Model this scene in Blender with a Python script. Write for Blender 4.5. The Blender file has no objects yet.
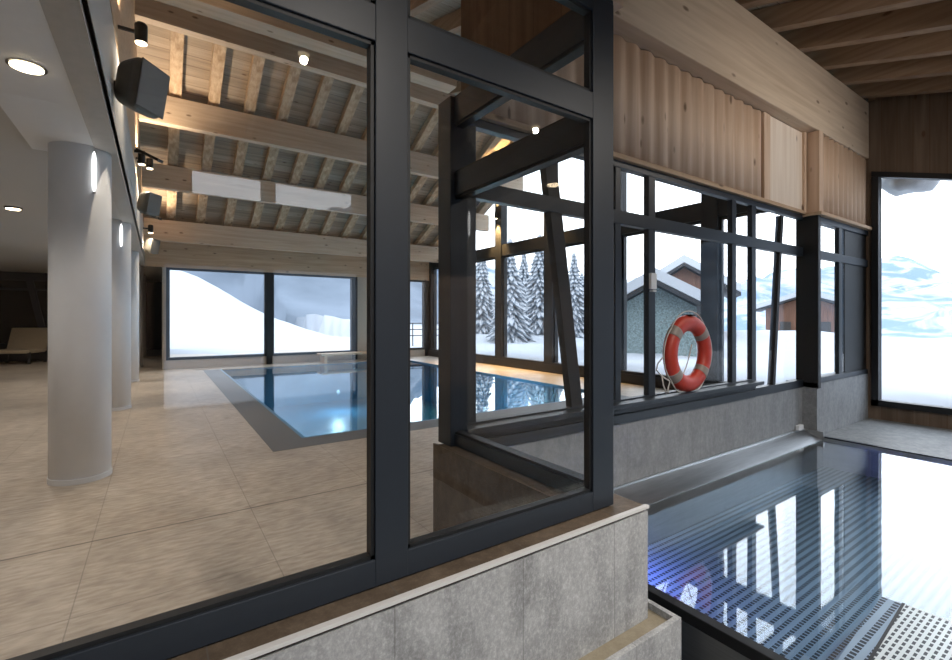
import bpy, bmesh, math, random
from mathutils import Vector, Matrix, noise
random.seed(7)
S = bpy.context.scene
COL = S.collection
H = 1.55            # eye height above the hall floor; z values below are written relative to the eye

# ------------------------------------------------------------------ materials
def lin(r, g, b):
    f = lambda c: (c/255/12.92) if c/255 <= .04045 else ((c/255+.055)/1.055)**2.4
    return (f(r), f(g), f(b), 1)
class NT:
    def __init__(s, name):
        s.m = bpy.data.materials.new(name); s.m.use_nodes = True
        s.t = s.m.node_tree; s.t.nodes.clear()
        s.out = s.t.nodes.new('ShaderNodeOutputMaterial')
    def n(s, typ, **kw):
        nd = s.t.nodes.new('ShaderNode'+typ)
        for k, v in kw.items():
            if k in nd.inputs.keys() if isinstance(k, str) else False: nd.inputs[k].default_value = v
            else: setattr(nd, k, v)
        return nd
    def l(s, a, b): s.t.links.new(a, b)
def ramp(t, fac, stops):
    r = t.n('ValToRGB'); e = r.color_ramp.elements
    while len(e) < len(stops): e.new(.5)
    for i, (p, c) in enumerate(stops): e[i].position = p; e[i].color = c
    t.l(fac, r.inputs['Fac']); return r.outputs['Color']
def coords(t, scale):
    tc = t.n('TexCoord'); mp = t.n('Mapping'); mp.inputs['Scale'].default_value = scale
    t.l(tc.outputs['Object'], mp.inputs['Vector']); return mp.outputs['Vector']
def principled(t, color=None, rough=.6, metal=0, spec=.5):
    p = t.n('BsdfPrincipled'); p.inputs['Roughness'].default_value = rough
    p.inputs['Metallic'].default_value = metal; p.inputs['Specular IOR Level'].default_value = spec
    if color is not None:
        if isinstance(color, tuple): p.inputs['Base Color'].default_value = color
        else: t.l(color, p.inputs['Base Color'])
    t.l(p.outputs[0], t.out.inputs['Surface']); return p
def bump(t, p, h, strength=.2, dist=.01):
    b = t.n('Bump'); b.inputs['Strength'].default_value = strength; b.inputs['Distance'].default_value = dist
    t.l(h, b.inputs['Height']); t.l(b.outputs[0], p.inputs['Normal'])
def mixc(t, fac, a, b, mode='MIX'):
    m = t.n('Mix'); m.data_type = 'RGBA'; m.blend_type = mode
    for s_, v in (('A', a), ('B', b)):
        sock = [i for i in m.inputs if i.name == s_ and i.type == 'RGBA'][0]
        if isinstance(v, tuple): sock.default_value = v
        else: t.l(v, sock)
    f = m.inputs[0]
    if isinstance(fac, (int, float)): f.default_value = fac
    else: t.l(fac, f)
    return [o for o in m.outputs if o.type == 'RGBA'][0]
def math_(t, op, a, b=None):
    m = t.n('Math'); m.operation = op
    for i, v in enumerate((a, b)):
        if v is None: continue
        if isinstance(v, (int, float)): m.inputs[i].default_value = v
        else: t.l(v, m.inputs[i])
    return m.outputs[0]

def flat(name, c, rough=.6, metal=0, var=.06, spec=.5):
    t = NT(name); v = coords(t, (3, 3, 3)); n = t.n('TexNoise'); n.inputs['Detail'].default_value = 5
    t.l(v, n.inputs['Vector'])
    k = ramp(t, n.outputs['Fac'], [(.3, (1-var*2,)*3+(1,)), (.7, (1, 1, 1, 1))])
    principled(t, mixc(t, 1.0, c, k, 'MULTIPLY'), rough, metal, spec); return t.m
def wood(name, axis, c1, c2, knots=True, dark=(.10, .05, .025, 1), board=None):
    t = NT(name); s = [9, 9, 9]; s[axis] = .5
    v = coords(t, tuple(s)); n = t.n('TexNoise'); n.inputs['Scale'].default_value = 1.6
    n.inputs['Detail'].default_value = 8; n.inputs['Distortion'].default_value = .4; t.l(v, n.inputs['Vector'])
    col = ramp(t, n.outputs['Fac'], [(.3, c1), (.68, c2)])
    if board:
        ax, w = board
        tc = t.n('TexCoord'); sp = t.n('SeparateXYZ'); t.l(tc.outputs['Object'], sp.inputs[0])
        a = math_(t, 'DIVIDE', sp.outputs[ax], w); fl = math_(t, 'FLOOR', a)
        wn = t.n('TexWhiteNoise'); wn.noise_dimensions = '1D'; t.l(fl, wn.inputs['W'])
        k = ramp(t, wn.outputs['Value'], [(0, (.72, .70, .68, 1)), (1, (1.0, 1.0, 1.0, 1))])
        col = mixc(t, 1.0, col, k, 'MULTIPLY')
        fr = math_(t, 'FRACT', a); e = math_(t, 'LESS_THAN', fr, .05)
        col = mixc(t, math_(t, 'MULTIPLY', e, .6), col, dark)
    if knots:
        s2 = [3.2, 3.2, 3.2]; s2[axis] = 1.3
        v2 = coords(t, tuple(s2)); vo = t.n('TexVoronoi'); t.l(v2, vo.inputs['Vector']); vo.inputs['Scale'].default_value = 1.7
        kn = ramp(t, vo.outputs['Distance'], [(.07, (1, 1, 1, 1)), (.14, (0, 0, 0, 1))])
        col = mixc(t, math_(t, 'MULTIPLY', kn, .75), col, dark)
    p = principled(t, col, .62, 0, .3); bump(t, p, n.outputs['Fac'], .12, .004); return t.m
PINE1, PINE2 = lin(190, 168, 144), lin(212, 192, 168)
M = {}
M['pine_x'] = wood('pine along the beam', 0, PINE1, PINE2)
M['pine_y'] = wood('pine rafter', 1, lin(165, 136, 106), lin(208, 184, 154))
M['pine_z'] = wood('pine upright boards', 2, lin(196, 166, 140), lin(218, 192, 168))
M['pale_panel'] = wood('pale spruce panel', 2, lin(222, 204, 186), lin(236, 222, 206))
M['ceil_board'] = wood('roof boarding', 0, lin(158, 142, 124), lin(190, 172, 152), board=(1, .22))
M['joist_dark'] = wood('weathered joist', 1, lin(138, 112, 90), lin(168, 144, 120))
M['wall_brown'] = wood('brown wall boards', 2, lin(104, 88, 74), lin(130, 112, 96), board=(1, .18))
M['header_wood'] = wood('header boards', 0, lin(180, 150, 120), lin(204, 176, 146))
M['brown_x'] = wood('brown cladding', 2, lin(100, 72, 50), lin(135, 102, 74), board=(1, .2))
M['frame'] = flat('slate blue metal', lin(34, 41, 50), .42, .0, .03)
M['frame_dark'] = flat('black rubber', lin(18, 20, 23), .5, 0, .02)
M['frame_brown'] = flat('dark stained timber', lin(33, 33, 35), .55, 0, .05)
M['white'] = flat('white paint', lin(234, 237, 241), .55, 0, .02)
M['fascia'] = flat('pale grey board', lin(188, 184, 178), .6, 0, .05)
M['ceil_white'] = flat('ceiling paint', lin(196, 196, 194), .7, 0, .02)
M['beige_wall'] = flat('beige plaster', lin(178, 166, 150), .7, 0, .03)
M['dark'] = flat('dark panel', lin(44, 38, 33), .5, 0, .08)
M['speaker'] = flat('charcoal plastic', lin(98, 94, 87), .5, 0, .04)
M['black'] = flat('black metal', lin(30, 29, 28), .4, .2, .03)
M['snow'] = flat('snow', (.45, .47, .5, 1), .8, 0, .03)
M['orange'] = flat('orange plastic', lin(196, 62, 44), .45, 0, .08)
M['band'] = flat('grey reflective band', lin(150, 140, 132), .4, 0, .05)
M['rope'] = flat('white rope', lin(215, 210, 205), .8, 0, .05)
M['seat'] = flat('beige woven fabric', lin(212, 192, 160), .8, 0, .05)
M['whitetag'] = flat('white plastic', lin(235, 238, 240), .4, 0, .02)
M['chalet_wood'] = wood('chalet cladding', 2, lin(100, 70, 54), lin(128, 92, 74), False, board=(0, .3))
M['stone'] = flat('rough grey stone', lin(150, 168, 168), .9, 0, .3)
M['tree'] = flat('frosted needles', (.20,.25,.31,1), .9, 0, .3)

def stone_floor():
    t = NT('large beige stone tiles')
    v = coords(t, (1, 1, 1)); n = t.n('TexNoise'); n.inputs['Scale'].default_value = 1.3; n.inputs['Detail'].default_value = 10
    n.inputs['Roughness'].default_value = .65; n.inputs['Distortion'].default_value = .6; t.l(v, n.inputs['Vector'])
    col = ramp(t, n.outputs['Fac'], [(.3, lin(146, 134, 120)), (.55, lin(176, 164, 148)), (.75, lin(198, 187, 172))])
    n2 = t.n('TexNoise'); n2.inputs['Scale'].default_value = 14; n2.inputs['Detail'].default_value = 8; t.l(coords(t, (.6, 2, 1)), n2.inputs['Vector'])
    col = mixc(t, .35, col, ramp(t, n2.outputs['Fac'], [(.35, lin(128, 112, 96)), (.65, lin(212, 198, 180))]))
    tc = t.n('TexCoord'); sp = t.n('SeparateXYZ'); t.l(tc.outputs['Object'], sp.inputs[0])
    def joint(sock, step, off, w):
        a = math_(t, 'FRACT', math_(t, 'DIVIDE', math_(t, 'ADD', sock, off), step))
        return math_(t, 'LESS_THAN', a, w/step)
    j = math_(t, 'MAXIMUM', joint(sp.outputs[1], 1.0, -.15+.004, .008), joint(sp.outputs[0], 1.0, .38, .006))
    col = mixc(t, math_(t, 'MULTIPLY', j, .45), col, lin(84, 74, 64))
    # one wide drain joint
    d = math_(t, 'LESS_THAN', math_(t, 'ABSOLUTE', math_(t, 'SUBTRACT', sp.outputs[1], 4.155)), .007)
    col = mixc(t, math_(t, 'MULTIPLY', d, .8), col, lin(50, 44, 40))
    p = principled(t, col, .38, 0, .4); bump(t, p, n2.outputs['Fac'], .1, .003); return t.m
M['floor'] = stone_floor()
def speckle(name, a, b, c, scale=60, rough=.55, joint=None):
    t = NT(name); n = t.n('TexNoise'); n.inputs['Scale'].default_value = scale; n.inputs['Detail'].default_value = 10
    n.inputs['Roughness'].default_value = .8
    t.l(coords(t, (1, 1, .8)), n.inputs['Vector'])
    col = ramp(t, n.outputs['Fac'], [(.34, a), (.52, b), (.66, c)])
    n2 = t.n('TexNoise'); n2.inputs['Scale'].default_value = 5; n2.inputs['Detail'].default_value = 9; n2.inputs['Distortion'].default_value = .8
    t.l(coords(t, (1.2, 1.2, .5)), n2.inputs['Vector'])
    col = mixc(t, .32, col, ramp(t, n2.outputs['Fac'], [(.35, a), (.65, c)]))
    if joint:
        tc = t.n('TexCoord'); sp = t.n('SeparateXYZ'); t.l(tc.outputs['Object'], sp.inputs[0])
        f = math_(t, 'FRACT', math_(t, 'DIVIDE', math_(t, 'ADD', sp.outputs[0], joint[1]), joint[0]))
        col = mixc(t, math_(t, 'MULTIPLY', math_(t, 'LESS_THAN', f, .004/joint[0]), .5), col, lin(90, 90, 90))
    p = principled(t, col, rough, 0, .3); bump(t, p, n.outputs['Fac'], .15, .003); return t.m
M['plinth'] = speckle('grey speckled stone', lin(112, 114, 116), lin(152, 154, 156), lin(196, 198, 200), 75, joint=(.5, .32))
M['wainscot'] = speckle('grey stone wall tile', lin(118, 122, 126), lin(142, 145, 148), lin(162, 165, 168), 22, joint=(1.2, .1))
M['brown_tile'] = speckle('brown stone tile', lin(66, 56, 46), lin(90, 78, 66), lin(116, 102, 88), 26, joint=(.5, .30))
M['trough'] = speckle('beige stone tile', lin(120, 112, 96), lin(138, 130, 112), lin(150, 142, 126), 30)
M['trim'] = flat('white edge strip', lin(206, 206, 206), .4, 0, .02)
M['border'] = flat('dark grey overflow grating', lin(98, 98, 98), .5, 0, .06)
M['deck'] = speckle('grey stone deck', lin(110, 114, 116), lin(134, 138, 140), lin(156, 158, 160), 20)

def steel(name, c, rough, slots=None):
    t = NT(name); n = t.n('TexNoise'); n.inputs['Scale'].default_value = 3; t.l(coords(t, (1, 1, 30)), n.inputs['Vector'])
    col = ramp(t, n.outputs['Fac'], [(.3, tuple(x*.85 for x in c[:3])+(1,)), (.7, c)])
    h = n.outputs['Fac']
    if slots:
        tc = t.n('TexCoord'); sp = t.n('SeparateXYZ'); t.l(tc.outputs['Object'], sp.inputs[0])
        fx = math_(t, 'FRACT', math_(t, 'DIVIDE', sp.outputs[0], slots[0])); fy = math_(t, 'FRACT', math_(t, 'DIVIDE', sp.outputs[1], slots[1]))
        my = math_(t, 'LESS_THAN', math_(t, 'ABSOLUTE', math_(t, 'SUBTRACT', fy, .5)), .23)
        mx = math_(t, 'LESS_THAN', math_(t, 'ABSOLUTE', math_(t, 'SUBTRACT', fx, .5)), .34)
        msk = math_(t, 'MULTIPLY', mx, my)
        col = mixc(t, math_(t, 'MULTIPLY', msk, .95), col, lin(16, 26, 38))
    p = principled(t, col, rough, .6 if slots else 1.0); return t.m
M['steel'] = steel('brushed stainless steel', (.62, .64, .66, 1), .28)
M['grate'] = steel('slotted steel grate', (.28, .38, .50, 1), .45, (.034, .056))
M['grate2'] = steel('slotted steel plate', (.62, .68, .70, 1), .4, (.05, .026))

def tile_mat():
    t = NT('blue pool tile'); b = t.n('TexBrick'); b.offset = 0; b.inputs['Scale'].default_value = 1
    b.inputs['Brick Width'].default_value = .1; b.inputs['Row Height'].default_value = .1; b.inputs['Mortar Size'].default_value = .003
    b.inputs['Color1'].default_value = lin(62, 122, 156); b.inputs['Color2'].default_value = lin(56, 114, 148); b.inputs['Mortar'].default_value = lin(110, 150, 172)
    t.l(coords(t, (1, 1, 1)), b.inputs['Vector']); principled(t, b.outputs['Color'], .4); return t.m
M['pool_tile'] = tile_mat()

def glass(name, tint, base, ior=1.5, rough=0.0, wave=None):
    t = NT(name); tr = t.n('BsdfTransparent'); tr.inputs['Color'].default_value = tint
    gl = t.n('BsdfGlossy'); gl.inputs['Roughness'].default_value = rough; gl.inputs['Color'].default_value = (1, 1, 1, 1)
    fr = t.n('LayerWeight'); fr.inputs['Blend'].default_value = .5
    if wave:
        n = t.n('TexNoise'); n.inputs['Scale'].default_value = wave[0]; n.inputs['Detail'].default_value = 2
        t.l(coords(t, (1, 1, 1)), n.inputs['Vector'])
        b = t.n('Bump'); b.inputs['Strength'].default_value = wave[1]; b.inputs['Distance'].default_value = .02
        t.l(n.outputs['Fac'], b.inputs['Height']); t.l(b.outputs[0], gl.inputs['Normal']); t.l(b.outputs[0], fr.inputs['Normal'])
    f = math_(t, 'MINIMUM', math_(t, 'ADD', math_(t, 'MULTIPLY', math_(t, 'POWER', fr.outputs['Facing'], 5.0), 1.0 if wave else .6), base), .96)
    mx = t.n('MixShader'); t.l(f, mx.inputs[0]); t.l(tr.outputs[0], mx.inputs[1]); t.l(gl.outputs[0], mx.inputs[2])
    t.l(mx.outputs[0], t.out.inputs['Surface']); return t.m
M['glass'] = glass('clear window glass', (.985, .99, .99, 1), .008, 1.25)
M['glass_coated'] = glass('coated screen glass', (.97, .975, .98, 1), .038, 1.3)
M['glass_return'] = glass('return screen glass', (.98, .985, .985, 1), .025, 1.25)
M['glass_dark'] = glass('smoked glass', (.25, .23, .2, 1), .02, 1.4)
M['water_tub'] = glass('still basin water', (.93, .97, .98, 1), .06, 1.33, 0.0, (2.2, .035))
M['water_pool'] = glass('still pool water', (.75, .9, .95, 1), .05, 1.33, 0.0, (1.5, .05))
def emit(name, c, s):
    t = NT(name); e = t.n('Emission'); e.inputs['Color'].default_value = c; e.inputs['Strength'].default_value = s
    t.l(e.outputs[0], t.out.inputs['Surface']); return t.m
M['lamp_warm'] = emit('warm lamp', (1, .78, .5, 1), 14)
M['lamp_white'] = emit('white lamp', (1, .98, .95, 1), 4)
M['lamp_soft'] = emit('soft warm lamp', (1, .82, .5, 1), 3)
M['lamp_blue'] = emit('blue lamp', (.12, .12, 1, 1), 20)

def terrain_mat():
    t = NT('snow and hazed rock'); g = t.n('NewGeometry'); sp = t.n('SeparateXYZ'); t.l(g.outputs['Normal'], sp.inputs[0])
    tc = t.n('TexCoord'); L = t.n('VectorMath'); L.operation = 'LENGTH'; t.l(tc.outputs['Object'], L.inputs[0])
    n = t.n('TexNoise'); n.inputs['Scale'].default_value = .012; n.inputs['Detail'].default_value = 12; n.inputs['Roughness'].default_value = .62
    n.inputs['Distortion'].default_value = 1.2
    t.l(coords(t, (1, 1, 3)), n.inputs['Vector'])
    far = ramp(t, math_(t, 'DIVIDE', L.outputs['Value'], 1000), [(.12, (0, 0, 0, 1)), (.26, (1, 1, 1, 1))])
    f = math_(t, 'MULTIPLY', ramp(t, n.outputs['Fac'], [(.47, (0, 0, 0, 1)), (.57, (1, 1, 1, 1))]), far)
    col = mixc(t, f, (.42, .44, .47, 1), (.18, .25, .34, 1))  # aerial haze is painted in as the pale blue of the rock
    pw = t.n('SeparateXYZ'); t.l(tc.outputs['Object'], pw.inputs[0])
    wood_m = math_(t, 'MULTIPLY', ramp(t, math_(t, 'DIVIDE', math_(t, 'ABSOLUTE', pw.outputs[1]), 1000), [(.048, (0, 0, 0, 1)), (.062, (1, 1, 1, 1))]), math_(t, 'MULTIPLY', math_(t, 'LESS_THAN', math_(t, 'DIVIDE', pw.outputs[0], pw.outputs[1]), .6), .8))
    n3 = t.n('TexNoise'); n3.inputs['Scale'].default_value = .06; n3.inputs['Detail'].default_value = 10; t.l(coords(t, (1, 1, 1)), n3.inputs['Vector'])
    col = mixc(t, wood_m, col, ramp(t, n3.outputs['Fac'], [(.4, (.035, .06, .09, 1)), (.62, (.11, .145, .19, 1))]))
    principled(t, col, .9, 0, .1); return t.m
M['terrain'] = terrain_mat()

# ------------------------------------------------------------------ mesh helpers
def face(bm, vs):
    try: bm.faces.new(vs)
    except ValueError: pass
def box(bm, x0, x1, y0, y1, z0, z1):
    v = [bm.verts.new((x, y, z)) for z in (z0, z1) for y in (y0, y1) for x in (x0, x1)]
    for q in ((0, 2, 3, 1), (4, 5, 7, 6), (0, 1, 5, 4), (2, 6, 7, 3), (0, 4, 6, 2), (1, 3, 7, 5)):
        face(bm, [v[i] for i in q])
def prism(bm, pts, ex):
    a = [bm.verts.new(p) for p in pts]; e = Vector(ex)
    b = [bm.verts.new(Vector(p)+e) for p in pts]; n = len(pts)
    face(bm, a[::-1]); face(bm, b)
    for i in range(n): face(bm, [a[i], a[(i+1) % n], b[(i+1) % n], b[i]])
def lathe(bm, prof, c, seg=32, axis='z'):
    rings = []
    for r, h in prof:
        ring = []
        for k in range(seg):
            a = 2*math.pi*k/seg; u, w = r*math.cos(a), r*math.sin(a)
            p = {'z': (u, w, h), 'x': (h, u, w), 'y': (u, h, w)}[axis]
            ring.append(bm.verts.new((c[0]+p[0], c[1]+p[1], c[2]+p[2])))
        rings.append(ring)
    for a, b in zip(rings, rings[1:]):
        for k in range(seg): face(bm, [a[k], a[(k+1) % seg], b[(k+1) % seg], b[k]])
    face(bm, rings[0][::-1]); face(bm, rings[-1])
def tube(bm, pts, r, seg=8, closed=False):
    pts = [Vector(p) for p in pts]; n = len(pts); rings = []
    for i, p in enumerate(pts):
        if closed: d = pts[(i+1) % n]-pts[i-1]
        else: d = pts[min(i+1, n-1)]-pts[max(i-1, 0)]
        d.normalize(); up = Vector((0, 0, 1)) if abs(d.z) < .9 else Vector((0, 1, 0))
        a = d.cross(up).normalized(); b = d.cross(a)
        rings.append([bm.verts.new(p+r*(math.cos(2*math.pi*k/seg)*a+math.sin(2*math.pi*k/seg)*b)) for k in range(seg)])
    rng = range(n) if closed else range(n-1)
    for i in rng:
        A, B = rings[i], rings[(i+1) % n]
        if closed and i == n-1:    # match orientation
            off = min(range(seg), key=lambda k: (A[0].co-B[k].co).length); B = B[off:]+B[:off]
        for k in range(seg): face(bm, [A[k], A[(k+1) % seg], B[(k+1) % seg], B[k]])
    if not closed: face(bm, rings[0][::-1]); face(bm, rings[-1])
def root_of(o):
    while o.parent: o = o.parent
    return o
def obj(name, bm, mat, parent=None, bevel=0, smooth=False, **props):
    bmesh.ops.recalc_face_normals(bm, faces=bm.faces)
    for v in bm.verts: v.co.z += H
    if parent is not None: org = Vector(root_of(parent).location)
    else:
        xs = [v.co.x for v in bm.verts]; ys = [v.co.y for v in bm.verts]; zs = [v.co.z for v in bm.verts]
        org = Vector(((min(xs)+max(xs))/2, (min(ys)+max(ys))/2, min(zs)))
        if props.pop('origin0', False): org = Vector((0, 0, 0))
    for v in bm.verts: v.co -= org
    me = bpy.data.meshes.new(name); bm.to_mesh(me); bm.free()
    if smooth:
        for p in me.polygons: p.use_smooth = True
    me.materials.append(mat if not isinstance(mat, str) else M[mat])
    o = bpy.data.objects.new(name, me); COL.objects.link(o)
    if parent is not None: o.parent = parent
    else: o.location = org
    if bevel:
        b = o.modifiers.new('bevel', 'BEVEL'); b.width = bevel; b.segments = 2; b.limit_method = 'ANGLE'
    for k, v in props.items(): o[k] = v
    return o
def thing(name, label, cat, loc, group=None):
    o = bpy.data.objects.new(name, None); COL.objects.link(o); o.empty_display_size = .1
    o.location = (loc[0], loc[1], loc[2]+H); o['label'] = label; o['category'] = cat
    if group: o['group'] = group
    return o
def B(*a):
    bm = bmesh.new()
    for q in (a if isinstance(a[0], (tuple, list)) else [a]): box(bm, *q)
    return bm
def struct(name, bm, mat, **k):
    k.setdefault('origin0', True)
    o = obj(name, bm, mat, None, **k); o['kind'] = 'structure'; return o
def winroot(name, loc, label=None):
    o = bpy.data.objects.new(name, None); COL.objects.link(o); o.location = (loc[0], loc[1], loc[2]+H)
    o['kind'] = 'structure'
    if label: o['label'] = label
    return o
def copy_tree(o, loc, label, group=None):
    r = o.copy(); COL.objects.link(r); r.location = loc; r['label'] = label
    if group: r['group'] = group
    for ch in list(o.children):
        c = ch.copy(); COL.objects.link(c); c.parent = r
        for g in list(ch.children):
            d = g.copy(); COL.objects.link(d); d.parent = c
    return r

WY0 = 2.68
FL = -1.55                 # hall floor
GX = 9.2                   # gable wall inner face
near = lambda y: 3.38+.295*(y-2.5)      # underside of the near-slope joists
far = lambda y: 10.7-.49*y              # underside of the far-slope rafters
RY = 10.16                              # ridge

# ------------------------------------------------------------------ floors
PX0, PX1, PY0, PY1 = 1.58, 7.6, 6.23, 15.9
bd = .48
bm = B((-6.5, 1.53, 1.52, PY0-bd, FL-.2, FL), (1.53, GX, WY0+.2, PY0-bd, FL-.2, FL), (-6.5, PX0-bd, PY0-bd, 25.9, FL-.2, FL), (PX1+.05, GX, PY0-bd, 25.9, FL-.2, FL), (PX0-bd, PX1+.05, PY1, 25.9, FL-.2, FL))
struct('floor', bm, 'floor')
struct('floor_tub_deck', B((7.29, GX, -3, 2.5, FL-.4, FL-.02)), 'deck')
struct('floor_camera_side', B((-3, 2.40, -3.0, 1.18, -2.4, -2.2)), 'deck')
border = obj('overflow_channel', B((PX0-bd, PX0-.05, PY0-bd, PY1, FL-.2, FL+.002), (PX0-.05, PX1+.05, PY0-bd, PY0-.05, FL-.2, FL+.002)), 'border',
             label='dark grey overflow border along the near and left sides of the long blue pool', category='pool edge')
pool = thing('swimming_pool', 'long blue tiled swimming pool sunk in the hall floor beside the white columns', 'pool', (PX0, PY0, -2.9))
obj('basin_floor', B((PX0-.05, PX1+.05, PY0-.05, PY1+.05, -2.95, -2.85)), 'pool_tile', pool)
obj('basin_wall', B((PX0-.05, PX0, PY0, PY1, -2.85, FL), (PX1, PX1+.04, PY0, PY1, -2.85, FL), (PX0-.05, PX1+.04, PY0-.05, PY0, -2.85, FL), (PX0, PX1, PY1-.04, PY1, -2.85, FL-.03)), 'pool_tile', pool)
w = obj('pool_water', B((PX0, PX1, PY0, PY1-.04, -1.60, -1.585)), 'water_pool', label='still blue water filling the long swimming pool in the hall', category='water')
w['kind'] = 'stuff'

# ------------------------------------------------------------------ gable wall, X = GX
GT = .22
bm = bmesh.new()
rake = lambda y: 2.18-.295*(2.375-y)
box(bm, GX, GX+GT, -3, 2.42, -2.4, -1.33)
box(bm, GX, GX+GT, 2.42, 2.76, -2.4, 3.4)
prism(bm, [(GX, -2.3, rake(-2.3)+.06), (GX, 2.42, rake(2.42)+.06), (GX, 2.42, near(2.42)+.4), (GX, -2.3, near(-2.3)+.4)], (GT, 0, 0))
prism(bm, [(GX, -3, -1.33), (GX, -2.3, -1.33), (GX, -2.3, near(-2.3)+.4), (GX, -3, near(-3)+.4)], (GT, 0, 0))
struct('wall_right', bm, 'wall_brown')
w1 = winroot('window_1', (GX, 0, -1.33))
bm = bmesh.new()
def rakebar(bm, y0, y1, off, t):
    prism(bm, [(GX-.04, y0, rake(y0)+off), (GX-.04, y1, rake(y1)+off), (GX-.04, y1, rake(y1)+off+t), (GX-.04, y0, rake(y0)+off+t)], (.16, 0, 0))
rakebar(bm, -2.3, 2.46, 0, .08)
box(bm, GX-.04, GX+.12, -2.3, 2.46, -1.36, -1.27); box(bm, GX-.04, GX+.12, 2.375, 2.46, -1.36, rake(2.42)); box(bm, GX-.04, GX+.12, -2.3, -2.22, -1.36, rake(-2.3))
obj('window_frame', bm, 'frame_dark', w1)
bm = bmesh.new(); prism(bm, [(GX+.05, -2.22, -1.27), (GX+.05, 2.375, -1.27), (GX+.05, 2.375, rake(2.375)), (GX+.05, -2.22, rake(-2.22))], (.012, 0, 0))
obj('window_pane', bm, 'glass', w1)

# hall gable: posts 2.35 m apart, glass between
GY = [2.75, 5.05, 7.4, 9.75, 12.1, 14.45, 16.75]
roofz = lambda y: min(near(y), far(y))+.05
def gpoly(bm, x, y0, y1, z0, top, ex):
    pts = [(x, y0, z0), (x, y1, z0), (x, y1, top(y1))]
    if y0 < RY < y1: pts.append((x, RY, top(RY)))
    pts.append((x, y0, top(y0))); prism(bm, pts, ex)
struct('baseboard_right', B((GX-.06, GX+.2, 2.56, 16.9, FL, -1.33)), 'frame_brown')
gable = winroot('window_2', (GX, 9.7, -1.33))
for i, y in enumerate(GY):
    hw = .17 if i else .12
    bm = bmesh.new(); gpoly(bm, GX-.02, y-hw, y+hw, -1.33, roofz, (.26, 0, 0)); obj('post', bm, 'frame_brown', gable, .01)
obj('transom', B((GX, GX+.2, 2.7, 16.6, 2.02, 2.38)), 'frame_brown', gable)
obj('sill_rail', B((GX-.03, GX+.15, 2.7, 16.7, -1.36, -1.26)), 'frame_dark', gable)
for i in range(6):
    y0, y1 = GY[i]+.17, GY[i+1]-.17
    f = bmesh.new()
    box(f, GX+.06, GX+.14, y0, y0+.05, -1.28, 2.02); box(f, GX+.06, GX+.14, y1-.05, y1, -1.28, 2.02); box(f, GX+.06, GX+.14, y0, y1, 1.96, 2.02)
    fr = obj('sash', f, 'frame_dark', gable)
    obj('pane', B((GX+.09, GX+.102, y0, y1, -1.27, 2.02)), 'glass', fr)
    bm = bmesh.new(); gpoly(bm, GX+.09, y0, y1, 2.38, lambda y: max(roofz(y), 2.39), (.012, 0, 0)); obj('upper_pane', bm, 'glass', gable)
bm = bmesh.new()
for ya, yb in ((2.56, RY), (RY, 16.9)):
    f_ = near if yb == RY else far
    prism(bm, [(GX, ya, f_(ya)-.02), (GX, yb, f_(yb)-.02), (GX, yb, f_(yb)+.4), (GX, ya, f_(ya)+.4)], (.2, 0, 0))
obj('raked_head', bm, 'frame_brown', gable)

# ------------------------------------------------------------------ far wall, Y = 16.8
FY = 16.8
struct('wall_back', B((.17, 9.4, FY, FY+.25, FL, -1.26), (.17, 9.4, FY, FY+.25, 1.53, 2.6), (6.1, 7.5, FY, FY+.25, -1.26, 1.53), (.10, .2, FY, FY+.25, FL, 2.6)), 'beige_wall')
struct('trim_back_header', B((-.33, GX, FY-.03, FY, 1.53, 2.62)), 'header_wood')
far_panes = [(.2, 3.0), (3.18, 6.0), (7.6, 9.02)]
w3 = winroot('window_3', (4, FY, -1.26))
bm = bmesh.new()
for a, b_ in far_panes:
    for q in ((a, b_, -1.28, -1.2), (a, b_, 1.46, 1.54), (a, a+.06, -1.26, 1.53), (b_-.06, b_, -1.26, 1.53)): box(bm, q[0], q[1], FY-.02, FY+.1, q[2], q[3])
box(bm, 3.0, 3.18, FY-.04, FY+.25, FL, 1.53); box(bm, 5.96, 6.14, FY-.04, FY+.25, FL, 1.53); box(bm, 9.0, 9.2, FY-.04, FY+.25, FL, 1.53); box(bm, 7.45, 7.62, FY-.04, FY+.25, FL, 1.53)
obj('window_frame', bm, 'frame_dark', w3)
for a, b_ in far_panes: obj('window_pane', B((a+.06, b_-.06, FY+.04, FY+.052, -1.2, 1.46)), 'glass', w3)

bn = thing('wooden_bench', 'low tan wooden bench at the far edge of the pool before the far wall', 'bench', (5.6, 16.3, FL))
obj('seat', B((4.6, 6.7, 15.98, 16.6, -1.30, -1.24)), 'header_wood', bn, .005)
for bx_ in (4.7, 6.5): obj('leg', B((bx_, bx_+.1, 16.02, 16.56, FL, -1.30)), 'header_wood', bn)
# ------------------------------------------------------------------ left aisle
struct('ceiling_aisle', B((-6.5, -.33, 1.36, 26, 1.65, 1.8), (-.33, .17, FY, 26, 1.65, 1.8)), 'ceil_white')
struct('ceiling_raft', B((-1.0, -.36, 1.5, 6.1, 1.63, 1.652)), 'white')
struct('wall_left', B((-6.6, -6.45, -3, 26, -2.4, 5)), 'beige_wall')
struct('wall_aisle_end', B((-6.5, -2.6, 23.0, 23.2, FL, -.95), (-2.6, .3, 25.7, 25.9, FL, 1.65), (-6.5, -2.4, 26.4, 26.6, FL, 1.8), (-2.6, -2.4, 23.0, 26.6, FL, 1.65)), 'dark')
struct('wall_corridor', B((.17, .3, FY+.25, 25.9, FL, 1.65)), 'dark')
w4 = winroot('window_4', (-4.5, 23, -.95))
bm = B((-6.5, -2.6, 23.0, 23.12, 1.35, 1.65), (-6.5, -2.6, 23, 23.1, -.98, -.9), (-6.5, -2.6, 22.98, 23.1, 1.0, 1.08), (-6.5, -2.6, 22.98, 23.1, 1.37, 1.45), (-2.68, -2.6, 23, 23.1, -.95, 1.4))
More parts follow.
